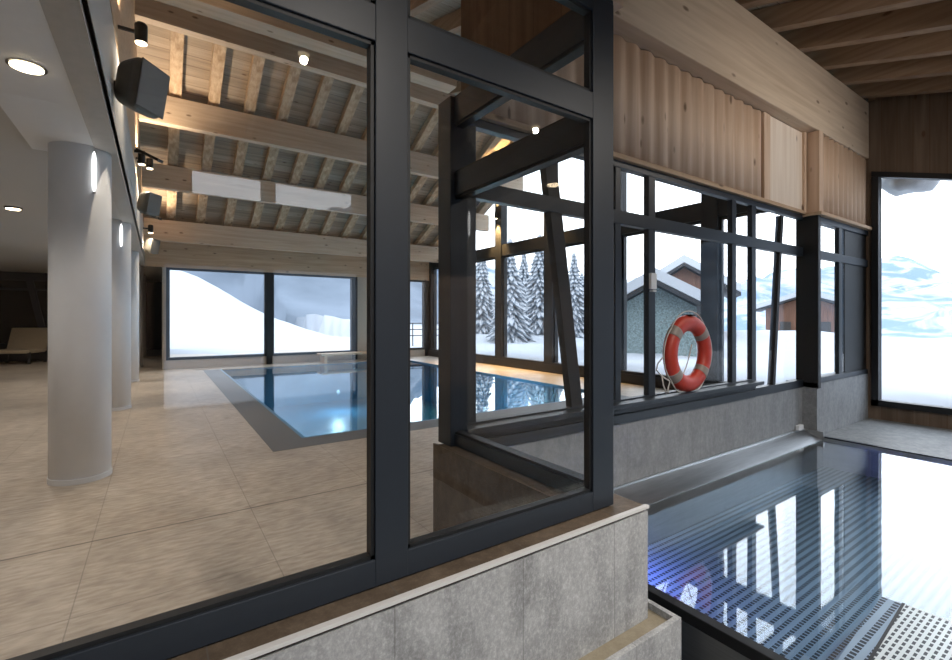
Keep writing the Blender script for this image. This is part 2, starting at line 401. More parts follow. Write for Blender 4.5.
prism(bm, [(-3.95, 22.98, 1.4), (-3.75, 22.98, 1.4), (-3.3, 22.98, -.95), (-3.5, 22.98, -.95)], (0, .1, 0))
obj('window_frame', bm, 'black', w4)
obj('window_pane', B((-6.5, -2.6, 23.04, 23.05, -.92, 1.4)), 'glass_dark', w4)
# upper aisle wall with fascia, recess and panel
bm = B((-.5, -.33, 1.36, FY, 1.62, 2.62), (-.5, -.44, 1.36, FY, 2.6, 3.0))
struct('trim_fascia', bm, 'fascia')
bm = bmesh.new()
pts = [(-.5, 1.5, 2.95), (-.5, FY, 2.5), (-.5, RY, far(RY)+.3), (-.5, 1.5, near(1.5)+.3)]
prism(bm, pts, (.15, 0, 0)); struct('wall_clerestory', bm, 'header_wood')

# columns
cols = [5.89, 10.0, 14.1, 18.2, 22.3]
which = ['nearest and widest of the white columns, left of the pool', 'second white column from the camera in the aisle row', 'third white column from the camera, half behind the second',
         'fourth white column from the camera in the aisle row', 'farthest white column at the end of the aisle row']
c0 = None
for y, wl in zip(cols, which):
    if c0 is None:
        c0 = thing('column', 'round plain '+wl, 'column', (-.62, y, FL), 'round white columns along the aisle')
        bm = bmesh.new(); lathe(bm, [(.236, FL+.02), (.236, 1.648)], (-.62, y, 0), 64); obj('shaft', bm, 'white', c0, 0, True)
        bm = bmesh.new(); lathe(bm, [(.243, FL), (.243, FL+.05)], (-.62, y, 0), 64); obj('foot_ring', bm, 'trim', c0, 0)
    else: copy_tree(c0, (-.62, y, FL+H), 'round plain '+wl)
for y, wl in ((5.89, 'nearest'), (10.0, 'second')):
    ang = math.atan2(-y, .62)+math.radians(24)
    t = thing('column_light', 'slim upright oval white light high on the '+wl+' white column', 'wall light', (-.62+.24*math.cos(ang), y+.24*math.sin(ang), 1.2))
    cx, cy = -.62+.240*math.cos(ang), y+.240*math.sin(ang)
    bm = bmesh.new(); lathe(bm, [(.003, 1.2), (.012, 1.24), (.016, 1.3), (.016, 1.48), (.012, 1.54), (.003, 1.58)], (cx, cy, 0), 16); obj('lens', bm, 'lamp_white', t, 0, True)
    bm = bmesh.new(); lathe(bm, [(.012, 1.185), (.012, 1.2)], (cx, cy, 0), 16); obj('end_cap', bm, 'trim', t)

# aisle downlights
for (x, y, wl) in ((-.70, 4.12, 'nearest the glass screen'), (-1.78, 9.6, 'farther back, small, at the left edge')):
    t = thing('downlight', 'round warm downlight recessed in the white aisle ceiling, '+wl, 'ceiling light', (x, y, 1.63), 'downlights in the aisle ceiling')
    bm = bmesh.new(); lathe(bm, [(.10, 1.625), (.10, 1.65)], (x, y, 0), 32); obj('rim', bm, 'black', t)
    bm = bmesh.new(); lathe(bm, [(.082, 1.618), (.082, 1.63)], (x, y, 0), 32); obj('lens', bm, 'lamp_warm', t)

# ------------------------------------------------------------------ roof timbers
def purlin(y0, wdt, z0, z1, x0, x1, label, m='pine_x'):
    return obj('purlin', B((x0, x1, y0, y0+wdt, z0, z1)), m, None, .006, label=label, category='beam')
purlin(7.8, .34, 4.59, near(7.8), -.33, 4.9, 'broad pine beam nearest the screen under the hall roof, its end in view').name = 'purlin'
purlin(9.8, .2, 5.18, near(9.8)-.01, -.33, 10.1, 'ridge purlin of pine, highest in the hall roof')
purlin(11.9, .2, 4.16, far(12.1)-.01, -.33, 10.1, 'deep pine purlin, second below the ridge in the hall roof')
purlin(13.85, .2, 3.22, far(14.05)-.01, -.33, 10.1, 'deep pine purlin, third below the ridge in the hall roof')
purlin(15.9, .2, 2.2, far(16.1)-.01, -.33, 10.1, 'lowest deep pine purlin, just before the far glazed wall')
obj('main_beam', B((1.72, GX, 2.5, 2.80, 2.50, 3.38)), 'pine_x', None, .008, label='massive knotty pine beam running above the wood cladding on the right', category='beam')
r0 = None
for k in range(14):
    x = .20+.73*k
    if x > 10: break
    if r0 is None:
        bm = bmesh.new(); w_ = .22; y0, y1 = RY, 17.7
        prism(bm, [(x, y0, far(y0)), (x, y1, far(y1)), (x, y1, far(y1)+.2), (x, y0, far(y0)+.2)], (w_, 0, 0))
        r0 = obj('rafter', bm, 'pine_y', None, label='sawn pine rafter sloping down away from the ridge over the pool', category='rafter', group='rafters on the far roof slope')
        bz = r0.location.copy()
    else:
        c = r0.copy(); c.location = (bz.x+.73*k, bz.y, bz.z); COL.objects.link(c)
j0 = None
for k in range(-3, 14):
    x = .07+.73*k
    if j0 is None:
        bm = bmesh.new(); y0, y1 = -3.12, RY
        prism(bm, [(x, y0, near(y0)), (x, y1, near(y1)), (x, y1, near(y1)+.26), (x, y0, near(y0)+.26)], (.13, 0, 0))
        j0 = obj('joist', bm, 'joist_dark', None, label='brown pine joist sloping down toward the camera over the basin room', category='joist', group='joists on the near roof slope'); bz = j0.location.copy(); k0 = k
    else:
        c = j0.copy(); c.location = (bz.x+.73*(k-k0), bz.y, bz.z); COL.objects.link(c)
bm = bmesh.new()
prism(bm, [(-6.6, -3.25, near(-3.25)+.27), (-6.6, RY, near(RY)+.27), (-6.6, RY, near(RY)+.4), (-6.6, -3.25, near(-3.25)+.4)], (16.8, 0, 0))
struct('ceiling_near_slope', bm, 'ceil_board')
bm = bmesh.new()
prism(bm, [(-6.6, RY, far(RY)+.22), (-6.6, 17.8, far(17.8)+.22), (-6.6, 17.8, far(17.8)+.35), (-6.6, RY, far(RY)+.5)], (16.8, 0, 0))
struct('ceiling_far_slope', bm, 'ceil_board')

# ------------------------------------------------------------------ partition at Y = 2.68 (window wall of the basin room)
WY = 2.68
bm = B((1.70, 7.23, WY, WY+.2, -2.0, -.94))
struct('wall_partition_base', bm, 'wainscot')
struct('wall_partition_block', B((7.23, GX, 2.51, WY+.2, -2.0, -.87)), 'wainscot')
struct('wall_partition_head', B((1.86, GX, WY+.05, WY+.2, 1.42, 2.5)), 'wall_brown')
w5 = winroot('window_5', (4.6, WY, -.94))
bm = B((1.70, 7.24, WY-.01, WY+.06, 1.34, 1.40), (1.70, 7.24, WY-.01, WY+.06, .84, .96), (1.70, 5.86, WY-.02, WY+.06, -.94, -.86), (1.70, 5.86, WY-.005, WY+.05, -.86, -.73), (5.86, 7.24, WY-.01, WY+.06, -.94, -.84), (1.70, 5.86, WY-.12, WY+.0, -.78, -.742))
obj('rails', bm, 'frame', w5, .004)
for a, b_ in ((1.70, 1.84), (3.28, 3.41), (3.76, 3.92), (5.30, 5.45), (5.76, 5.92)):
    obj('mullion', B((a+.055, b_, WY-.003, WY+.055, -.90, 1.345)), 'frame', w5, .004)
for xt, xb, w_ in ((2.48, 2.82, .13), (6.60, 6.36, .07)):
    bm = bmesh.new(); prism(bm, [(xt, WY+.0, 1.32), (xt+w_, WY+.0, 1.32), (xb+w_, WY+.0, -.9), (xb, WY+.0, -.9)], (0, .07, 0))
    obj('slanted_brace', bm, 'frame_brown', w5, .004)
obj('pier', B((7.23, 7.32, 2.495, WY+.08, -.94, 1.42)), 'frame_dark', w5, .005)
for a, b_ in ((1.84, 3.33), (3.41, 3.81), (3.92, 5.35), (5.45, 5.81), (5.92, 7.23)):
    obj('lower_pane', B((a, b_, WY+.02, WY+.028, -.86, .85)), 'glass', w5)
    obj('upper_pane', B((a, b_, WY+.02, WY+.028, .95, 1.35)), 'glass', w5)
w6 = winroot('window_6', (8.3, 2.51, -.86))
bm = B((7.32, GX, 2.51, 2.57, 1.29, 1.37), (7.32, GX, 2.51, 2.57, .80, .91), (7.32, GX, 2.51, 2.57, -.88, -.80), (7.32, 7.36, 2.51, 2.57, -.86, 1.3), (8.02, 8.14, 2.515, 2.56, -.86, 1.3))
obj('rails', bm, 'frame', w6, .004)
obj('dark_panel', B((8.30, GX, 2.535, 2.57, -.8, 1.3)), 'frame_dark', w6)
obj('pane', B((7.36, 8.3, 2.54, 2.546, -.80, .80), (7.36, 8.3, 2.54, 2.546, .91, 1.29)), 'glass', w6)
# small things on the partition
t = thing('contact_sensor', 'small white plastic box fixed to the second window mullion, left of the lifebuoy', 'sensor', (3.80, WY-.06, .28))
obj('housing', B((3.775, 3.86, WY-.06, WY-.03, .27, .42)), 'whitetag', t, .006); obj('magnet', B((3.79, 3.85, WY-.062, WY-.03, .245, .262)), 'trim', t)

# wood cladding above the partition windows: rounded upright battens
clad = thing('wood_cladding', 'pine wall cladding above the basin room windows: rippled upright boards and one flat pale panel', 'cladding', (4, WY, 1.45))
def batten_panel(name, x0, x1, y, z0, z1, pitch, amp, lab):
    bm = bmesh.new(); n = int((x1-x0)/pitch*10); top = []; botm = []
    for i in range(n+1):
        x = x0+(x1-x0)*i/n; ph = ((x-x0)/pitch) % 1
        d = y-amp*(.5-.5*math.cos(2*math.pi*ph))**.7
        top.append((x, d)); 
    f0 = [bm.verts.new((x, d, z0)) for x, d in top]; f1 = [bm.verts.new((x, d, z1)) for x, d in top]
    b0 = [bm.verts.new((x, y+.04, z0)) for x, d in top]; b1 = [bm.verts.new((x, y+.04, z1)) for x, d in top]
    for i in range(n):
        face(bm, [f0[i], f0[i+1], f1[i+1], f1[i]]); face(bm, [b0[i], b1[i], b1[i+1], b0[i+1]])
        face(bm, [f0[i], b0[i], b0[i+1], f0[i+1]]); face(bm, [f1[i], f1[i+1], b1[i+1], b1[i]])
    face(bm, [f0[0], f1[0], b1[0], b0[0]]); face(bm, [f0[-1], b0[-1], b1[-1], f1[-1]])
    return obj(name, bm, 'pine_z', clad, 0, True)
batten_panel('rippled_panel', 1.76, 6.02, WY+.0, 1.46, 2.495, .215, .028, 'long run of rippled upright pine cladding above the windows beside the screen post')
batten_panel('rippled_panel', 7.36, GX, 2.56, 1.42, 2.495, .18, .05, 'short run of rippled upright pine cladding at the far corner by the end wall')
obj('flat_panel', B((6.20, 7.20, WY-.03, WY+.04, 1.44, 2.495)), 'pale_panel', clad, .004, label='pale spruce panel with knots')
for x0, x1, yy, lb in ((6.04, 6.20, WY-.04, 'pine upright at the left edge of the pale panel'), (7.14, 7.20, WY-.06, 'narrow pine upright, first right of the pale panel'), (7.22, 7.34, 2.48, 'pine upright over the dark pier between the windows')):
    obj('upright', B((x0, x1, yy, WY+.04, 1.42, 2.495)), 'pine_z', clad, .004)
struct('trim_1', B((1.70, 7.22, WY-.05, WY+.04, 1.40, 1.445)), 'header_wood', bevel=.004)
struct('trim_2', B((7.20, GX, 2.45, WY+.04, 1.37, 1.415)), 'header_wood', bevel=.004)

# ------------------------------------------------------------------ front screen Y = 1.36..1.43
SY = 1.36
w7 = winroot('window_7', (.6, SY, -.835))
bm = B((-3, 1.68, SY, SY+.05, -.835, -.75), (-3, 1.68, SY, SY+.05, .86, .975), (-3, 1.68, SY, SY+.05, 1.33, 1.42))
obj('rails', bm, 'frame', w7, .003)
posts = [(-1.9, -1.785), (-.78, -.665), (.555, .667), (1.545, 1.68)]
for a, b_ in posts: obj('post', B((a, b_, SY-.002, SY+.052, -.833, 1.40)), 'frame', w7, .003)
for (a, b_) in ((-1.785, -.78), (-.665, .555), (.667, 1.545)):
    for z0, z1 in ((-.75, .86), (.975, 1.33)):
        g = .012
        bd_ = obj('glazing_bead', B((a, b_, SY+.008, SY+.04, z0, z0+g), (a, b_, SY+.008, SY+.04, z1-g, z1), (a, a+g, SY+.008, SY+.04, z0, z1), (b_-g, b_, SY+.008, SY+.04, z0, z1)), 'frame_dark', w7)
        obj('pane', B((a+.004, b_-.004, SY+.022, SY+.028, z0+.004, z1-.004)), 'glass_coated', bd_)
struct('wall_screen_header', B((-3, 1.75, SY, SY+.12, 1.42, near(SY)-.005)), 'pine_z')
# return screen X = 1.62..1.70
w8 = winroot('window_8', (1.63, 2.0, -.835))
x0, x1 = 1.60, 1.68
obj('rails', B((x0, x1, SY+.05, WY, -.835, -.76), (x0, x1, SY+.05, WY, .80, .95), (x0, x1, SY+.05, WY, 1.27, 1.45)), 'frame', w8, .003)
obj('post', B((x0-.03, 1.70, 2.58, WY+.06, -.84, 1.45)), 'frame', w8, .003)
bm = B((x0+.01, x1-.01, SY+.05, 2.6, -.76, -.745), (x0+.01, x1-.01, SY+.05, 2.6, .785, .80), (x0+.01, x1-.01, SY+.05, 2.6, .95, .965), (x0+.01, x1-.01, SY+.05, 2.6, 1.255, 1.27))
bd_ = obj('glazing_bead', bm, 'frame_dark', w8)
obj('pane', B((x0+.036, x0+.042, SY+.09, 2.6, -.75, .79)), 'glass_return', bd_)
obj('pane', B((x0+.036, x0+.042, SY+.09, 2.6, .96, 1.26)), 'glass_return', bd_)
struct('wall_return_header', B((x0, x1, SY+.1, 2.5, 1.45, near(SY+.1)-.005)), 'brown_x')
0 and struct('wall_partition_left', B((x0-.02, 1.74, 2.5, WY+.2, 1.45, 3.4)), 'brown_x')

# plinth under the screens
def lshape(z0, z1, f=1.275, xe=1.81, xi=1.54):
    bm = bmesh.new()
    prism(bm, [(-3, f, z0), (xe, f, z0), (xe, WY, z0), (xi, WY, z0), (xi, 1.50, z0), (-3, 1.50, z0)], (0, 0, z1-z0)); return bm
pl = thing('plinth', 'grey speckled stone plinth with white edge strip carrying the black framed glass screen', 'low wall', (-.6, 1.39, -2.2))
obj('core', lshape(-2.2, -.865), 'plinth', pl)
obj('coping', lshape(-.865, -.84, 1.285, 1.80), 'brown_tile', pl, label='brown tile coping')
obj('edge_strip', B((-3, 1.812, 1.268, 1.288, -.850, -.838)), 'trim', pl, label='white edge strip')
obj('inner_facing', B((1.525, 1.54, 1.51, 2.73, FL, -.842), (-3, 1.54, 1.5, 1.512, FL, -.842)), 'brown_tile', pl, label='brown tile facing')
bx = thing('drain_trough', 'beige tiled trough with raised grey lip at the foot of the speckled plinth', 'trough', (-.6, 1.2, -2.2))
obj('bed', B((-3, 1.87, 1.19, 1.275, -2.2, -1.345), (1.81, 1.87, 1.275, 2.38, -2.2, -1.345)), 'trough', bx)
obj('lip', B((-3, 1.895, 1.165, 1.19, -2.2, -1.315), (1.87, 1.895, 1.19, 2.38, -2.2, -1.315)), 'plinth', bx, .002)
obj('step', B((-3, 2.1, .95, 1.165, -2.2, -1.78)), 'plinth', bx, .004)

# ------------------------------------------------------------------ basin (tub)
TX0, TX1, TY1, WZ = 2.40, 7.23, 2.44, -1.60
tub = thing('whirlpool_basin', 'square steel overflow basin with slotted grate under the water, in the right foreground', 'basin', (5, 0, -2.2))
obj('shell', B((TX0-.02, TX1, -2.99, TY1+.06, -2.3, -2.2), (TX0-.02, TX0+.01, -3, TY1+.06, -2.2, WZ-.03), (TX1-.02, TX1, -3, TY1, -2.2, WZ+.02), (TX0, TX1, TY1, TY1+.06, -2.2, WZ-.01)), 'steel', tub)
obj('rim', B((TX0-.045, TX0+.02, -2.99, 2.66, WZ-.05, WZ+.012)), 'frame_dark', tub, .004)
obj('grate', B((TX0+.02, TX1-.02, -2.99, TY1, -1.97, -1.95)), 'grate', tub)
bm = bmesh.new()
prism(bm, [(1.82, TY1, -1.61), (1.82, WY-.006, -1.50), (1.82, WY-.006, -1.70), (1.82, TY1, -1.70)], (TX1-1.82, 0, 0))
box(bm, 1.82, TX1, WY-.02, WY-.006, -1.51, -1.49); box(bm, TX1-.02, TX1, TY1-.01, WY-.006, -1.7, -1.50)
obj('upstand', bm, 'steel', tub, label='sloped polished steel upstand')
obj('side_channel', B((1.90, TX0-.045, 1.62, WY-.01, -2.2, -1.64)), 'frame', tub)
obj('end_kerb', B((TX1, TX1+.06, -2.99, 2.51, -1.75, FL-.015)), 'frame', tub)
w = obj('basin_water', B((TX0, TX1-.02, -3, TY1, WZ-.01, WZ)), 'water_tub', label='flat reflecting water level with the rim of the steel basin', category='water'); w['kind'] = 'stuff'
# underwater lamps
for lx, wl in ((2.75, 'at the left end'),):
    t = thing('underwater_lamp', 'round blue light under the water below the steel upstand, '+wl, 'light', (lx, 2.41, -1.72))
    bm = bmesh.new(); lathe(bm, [(.05, 0), (.05, .02)], (lx, TY1-.03, -1.67), 20, 'y'); obj('rim', bm, 'steel', t)
    bm = bmesh.new(); lathe(bm, [(.038, 0), (.038, .02)], (lx, TY1-.036, -1.67), 20, 'y'); obj('lens', bm, 'lamp_blue', t)
# steel access plate, lower right
th = math.radians(34.48); Fv = (math.sin(th), math.cos(th)); Rv = (math.cos(th), -math.sin(th))
def unproj(px, py, z):
    d = 463*(-z)/(py-318); l = (px-476)/463*d
    return (Rv[0]*l+Fv[0]*d, Rv[1]*l+Fv[1]*d)
p0 = unproj(905, 604, -1.585); p1 = unproj(872, 660, -1.585)
e = Vector((p1[0]-p0[0], p1[1]-p0[1])).normalized(); n_ = Vector((-e.y, e.x))
if n_.x < 0: n_ = -n_
A = Vector(p0); pts = [A, A+e*1.5, A+e*1.5+n_*1.1, A+n_*1.1]
t = thing('access_plate', 'slotted steel plate with dark edge at the lower right corner of the basin', 'grating', (A.x, A.y, -1.66))
bm = bmesh.new(); prism(bm, [(p.x, p.y, -1.61) for p in pts], (0, 0, .025)); obj('plate', bm, 'grate2', t)
q = [A-n_*.012, A+e*1.5-n_*.012, A+e*1.5, A]; bm = bmesh.new(); prism(bm, [(p.x, p.y, -1.66) for p in q], (0, 0, .078)); obj('edge_bar', bm, 'frame_dark', t)
q = [A-n_*.10, A+e*1.5-n_*.10, A+e*1.5-n_*.014, A-n_*.014]; bm = bmesh.new(); prism(bm, [(p.x, p.y, -1.62) for p in q], (0, 0, .03)); obj('edge_grate', bm, 'grate', t)
t = thing('float_switch', 'tiny white box on top of the steel upstand near the corner block', 'sensor', (7.18, WY-.03, -1.50))
obj('housing', B((7.0, 7.14, WY-.05, WY-.005, -1.49, -1.43)), 'whitetag', t, .004); obj('base', B((6.97, 7.17, WY-.06, WY-.004, -1.495, -1.487)), 'steel', t)

# ------------------------------------------------------------------ lifebuoy
lb = thing('lifebuoy', 'orange lifebuoy with grey bands and white rope standing on the window sill', 'lifebuoy', (4.40, 2.63, -.738))
R, r = .305, .078; cx, cy, cz = 4.40, WY-.045, -.738+R+r
def torus_pt(a, b_, k=1.0):
    rr = R+r*k*math.cos(b_)*1.05
    return Vector((cx+rr*math.cos(a), cy+r*.8*k*math.sin(b_), cz+rr*math.sin(a)))
def torus_seg(a0, a1, n, k):
    bm = bmesh.new(); rings = []; full = abs(a1-a0-2*math.pi) < 1e-4
    for i in range(n if full else n+1):
        a = a0+(a1-a0)*i/n; rings.append([bm.verts.new(torus_pt(a, 2*math.pi*j/24, k)) for j in range(24)])
    m = len(rings)
    for i in range(m if full else m-1):
        for j in range(24): face(bm, [rings[i][j], rings[(i+1) % m][j], rings[(i+1) % m][(j+1) % 24], rings[i][(j+1) % 24]])
    if not full: face(bm, rings[0]); face(bm, rings[-1][::-1])
    return bm
ring = obj('ring', torus_seg(0, 2*math.pi, 72, 1), 'orange', lb, 0, True)
for a in (40, 140, 220, 320):
    a = math.radians(a); obj('band', torus_seg(a-.14, a+.14, 8, 1.035), 'band', lb, 0, True)
bm = bmesh.new()
for q in range(4):
    a0 = math.radians((40, 140, 220, 320)[q]); a1 = math.radians((140, 220, 320, 400)[q])
    pts = [Vector((cx+(R+r*1.16*(1 if q != 0 else 1)+.03*math.sin(math.pi*i/14))*math.cos(a0+(a1-a0)*i/14), cy-.01, max(cz+(R+r*1.16+.03*math.sin(math.pi*i/14))*math.sin(a0+(a1-a0)*i/14), -.73))) for i in range(15)]
    tube(bm, pts, .006, 6)
pts = [(cx-.17+.34*i/16, cy+.06, cz-.02-.2*math.sin(math.pi*i/16)+.1*abs(i-8)/8) for i in range(17)]; tube(bm, pts, .006, 6)
pts = [(cx-.36, cy+.02, cz+.0), (cx-.46, cy+.03, cz-.08), (cx-.5, cy+.02, cz-.14), (cx-.44, cy+.0, cz-.2), (cx-.36, cy-.03, cz-.25), (cx-.4, cy-.04, cz-.31), (cx-.42, cy-.05, cz-.355)]; tube(bm, pts, .007, 6)
pts = [(cx-.44, cy, cz-.2), (cx-.45, cy-.02, cz-.28), (cx-.43, cy-.04, cz-.36)]; tube(bm, pts, .006, 6)
obj('grab_rope', bm, 'rope', lb, 0, True)
obj('top_clip', B((cx-.04, cx+.05, cy-.06, cy+.05, cz+R+r*.93, cz+R+r*1.12)), 'black', lb, .006)

# ------------------------------------------------------------------ loudspeakers, spots on the aisle wall
def rot_box(bm, c, sx, sy, sz, rz, ry=0, taper=1.0):
    mt = Matrix.Translation(c) @ Matrix.Rotation(rz, 4, 'Z') @ Matrix.Rotation(ry, 4, 'Y')
    v = []
    for z in (-1, 1):
        for y in (-1, 1):
            for x in (-1, 1):
                k = taper if x < 0 else 1
                v.append(bm.verts.new(mt @ Vector((x*sx/2, y*sy/2*k, z*sz/2*k))))
    for q in ((0, 2, 3, 1), (4, 5, 7, 6), (0, 1, 5, 4), (2, 6, 7, 3), (0, 4, 6, 2), (1, 3, 7, 5)): face(bm, [v[i] for i in q])
def loudspeaker(x, y, z, label, s=1.0):
    t = thing('loudspeaker', label, 'loudspeaker', (x, y, z-.2), 'loudspeakers on the aisle wall')
    bm = bmesh.new(); rot_box(bm, (x, y, z), .28*s, .40*s, .50*s, math.radians(-38), math.radians(10), .72); o = obj('cabinet', bm, 'speaker', t, .09); o.modifiers[0].segments = 5
    bm = bmesh.new(); rot_box(bm, (x+.14*s*math.cos(math.radians(-38)), y+.14*s*math.sin(math.radians(-38)), z-.02), .02, .34*s, .42*s, math.radians(-38), math.radians(10)); obj('grille', bm, 'speaker', t, .01)
    obj('bracket', B((-.33, x-.02, y+.0, y+.05, z-.06, z+.02)), 'black', t)
loudspeaker(-.150, 5.30, 2.13, 'large charcoal loudspeaker, nearest and biggest on the aisle wall')
loudspeaker(-.165, 10.9, 2.20, 'middle charcoal loudspeaker, farther along the aisle wall', .95)
loudspeaker(-.165, 15.3, 1.95, 'small looking farthest loudspeaker on the aisle wall', .9)
def spot(x, y, z, label):
    t = thing('spotlight', label, 'spotlight', (x, y, z-.1), 'spotlights on the aisle wall')
    bm = bmesh.new(); lathe(bm, [(.055, -.09), (.06, 0), (.06, .1), (.045, .12)], (x, y, z), 20); obj('housing', bm, 'black', t, 0, False)
    bm = bmesh.new(); lathe(bm, [(.052, -.098), (.052, -.088)], (x, y, z), 20); obj('lens', bm, 'lamp_warm', t)
    obj('arm', B((-.35, x-.04, y-.015, y+.015, z, z+.03)), 'black', t)
    L = bpy.data.lights.new('spot lamp', 'SPOT'); L.energy = 110; L.color = (1, .84, .64); L.spot_size = 2.3; L.spot_blend = .8; L.shadow_soft_size = .05
    o = bpy.data.objects.new('spot_lamp', L); o.location = (x, y, z+H-.13); COL.objects.link(o); o.parent = None
    L2 = bpy.data.lights.new('up lamp', 'SPOT'); L2.energy = 110; L2.color = (1, .8, .58); L2.spot_size = 2.2; L2.spot_blend = .8; L2.shadow_soft_size = .05
    o = bpy.data.objects.new('up_lamp', L2); o.location = (x, y, z+H+.15); o.rotation_euler = (math.pi, 0, 0); COL.objects.link(o)
spot(-.15, 6.15, 3.05, 'black spotlight above the nearest loudspeaker on the aisle wall')
spot(-.26, 11.0, 3.05, 'black spotlight above the middle loudspeaker, left of a pair')
spot(-.14, 11.6, 3.15, 'black spotlight above the middle loudspeaker, right of a pair')
spot(-.16, 15.0, 2.35, 'tiny lit spotlight above the farthest loudspeaker')
for x, y, z, lbl in ((-.12, 9.6, 2.75, 'slim dark slanted bar above the middle loudspeaker'), (-.12, 12.6, 2.30, 'slim dark slanted bar below the middle loudspeaker')):
    t = thing('heater_bar', lbl, 'wall fixture', (x, y, z), 'slanted dark bars on the aisle wall')
    bm = bmesh.new(); rot_box(bm, (x, y, z), .42, .14, .05, math.radians(-34), math.radians(26)); obj('bar', bm, 'black', t, .01)
    obj('stem', B((-.33, x-.06, y-.02, y+.03, z+.02, z+.06)), 'black', t)
# lamps on the gable posts
for y, z, lbl in ((12.1, 3.35, 'small wall lamp on a dark gable post, the lower of the two in view'), (9.75, 4.15, 'small wall lamp on a dark gable post, the upper of the two in view')):
    t = thing('wall_lamp', lbl, 'wall lamp', (GX-.1, y, z-.1), 'wall lamps on the glazed gable posts')
    bm = bmesh.new(); lathe(bm, [(.05, -.1), (.05, .1)], (GX-.1, y, z), 16); obj('housing', bm, 'black', t)
    bm = bmesh.new(); lathe(bm, [(.04, -.108), (.04, -.10)], (GX-.1, y, z), 16); obj('lens', bm, 'lamp_warm', t)
    for s_, rx in ((-.14, 0), (.14, math.pi)):
        L = bpy.data.lights.new('post lamp', 'SPOT'); L.energy = 1500; L.color = (1, .62, .25); L.spot_size = 1.2; L.spot_blend = .7; L.shadow_soft_size = .03
        o = bpy.data.objects.new('post_lamp', L); o.location = (GX-.14, y, z+H+s_); o.rotation_euler = (rx, 0, 0); COL.objects.link(o)
    obj('back_plate', B((GX-.06, GX-.02, y-.03, y+.03, z-.05, z+.05)), 'black', t)
# lamps under the joists of the basin room; the two over the basin are added wall washers
for x, y, lbl in ((1.02, -1.3, 'left one of two mirrored in the glass'), (3.64, -1.3, 'right one of two mirrored in the glass'), (5.3, .2, 'unseen wall washer added over basin middle'), (7.1, .2, 'unseen wall washer added over basin end')):
    z = near(y)-.01
    t = thing('downlight', 'small round lamp under a basin room joist, '+lbl, 'ceiling light', (x, y, z-.03), 'lamps under the basin room joists')
    bm = bmesh.new(); lathe(bm, [(.065, -.012), (.065, .05)], (x, y, z), 24); obj('rim', bm, 'black', t)
    bm = bmesh.new(); lathe(bm, [(.05, -.016), (.05, -.010)], (x, y, z), 24); obj('lens', bm, 'lamp_soft', t)

# ------------------------------------------------------------------ lounge chair in the aisle
ch = thing('lounge_chair', 'low beige lounge chair with dark legs before the smoked glass at the left edge', 'chair', (-3.85, 21.6, FL))
cx, cy = -3.95, 21.9
bm = bmesh.new(); rot_box(bm, (cx, cy, FL+.42), 1.15, 1.0, .12, math.radians(-18)); obj('seat', bm, 'seat', ch, .03)
bm = bmesh.new(); mt = Matrix.Translation((cx, cy, 0)) @ Matrix.Rotation(math.radians(-18), 4, 'Z')
pr = [mt @ Vector(p) for p in ((-.55, .42, FL+.46), (-.55, .54, FL+.46), (-.55, .82, FL+1.2), (-.55, .70, FL+1.2))]
e2 = mt.to_3x3() @ Vector((1.1, 0, 0)); prism(bm, [tuple(p) for p in pr], e2); obj('backrest', bm, 'seat', ch, .02)
for sx in (-.55, .55):
    for sy in (-.45, .45):
        p = mt @ Vector((sx, sy, 0)); obj('leg', B((p.x-.04, p.x+.04, p.y-.04, p.y+.04, FL, FL+.4)), 'frame_brown', ch)

# ------------------------------------------------------------------ basin room, behind the camera
BY = -3.0
struct('wall_front', B((-3, .0, BY-.2, BY, -2.4, 2.0), (2.16, 6.5, BY-.2, BY, -2.4, 2.0), (.0, 9.4, BY-.2, BY, -2.4, -1.0), (.0, 9.4, BY-.2, BY, .62, 1.28), (.0, 9.4, BY-.2, BY, 1.62, 2.02), (.0, .3, BY-.2, BY, 1.2, 1.7), (1.0, 1.13, BY-.2, BY, 1.2, 1.7), (2.1, 6.5, BY-.2, BY, 1.2, 1.7), (8.9, 9.4, BY-.2, BY, -2.4, 2.0)), 'wall_brown')
struct('wall_camera_left', B((-3.2, -3, BY-.2, 1.36, -2.4, -1.2), (-3.2, -3, BY-.2, 1.36, 1.3, 1.8), (-3.2, -3, -.0, 1.36, 1.3, 2.8), (-3.2, -3, BY-.2, -2.7, -1.2, 1.3), (-3.2, -3, 1.1, 1.36, -1.2, 1.3)), 'wall_brown')
w10 = winroot('added_window_10', (-3.1, -.8, -1.2))  # unseen window added to light the basin room from behind the camera
obj('window_frame', B((-3.14, -3.02, -2.7, 1.1, -1.2, -1.12), (-3.14, -3.02, -2.7, 1.1, 1.22, 1.3), (-3.14, -3.02, -.85, -.77, -1.2, 1.3), (-3.14, -3.02, -2.7, -2.62, -1.2, 1.3), (-3.14, -3.02, 1.02, 1.1, -1.2, 1.3)), 'frame_dark', w10)
obj('window_pane', B((-3.09, -3.08, -2.62, 1.02, -1.12, 1.22)), 'glass', w10)
w9 = winroot('window_9', (4, BY, -1))
xs = [.0, 1.05, 2.16, 6.5, 7.7, 8.85]
bm = bmesh.new()
for z0, z1 in ((-1.0, .62), (1.28, 1.66)):
    for x in xs: box(bm, x-.03, x+.05, BY-.12, BY+.02, z0, z1)
    for xa, xb in ((0, 2.16), (6.5, 8.9)): box(bm, xa, xb, BY-.12, BY+.02, z0, z0+.05); box(bm, xa, xb, BY-.12, BY+.02, z1-.05, z1)
obj('window_frame', bm, 'frame_dark', w9)
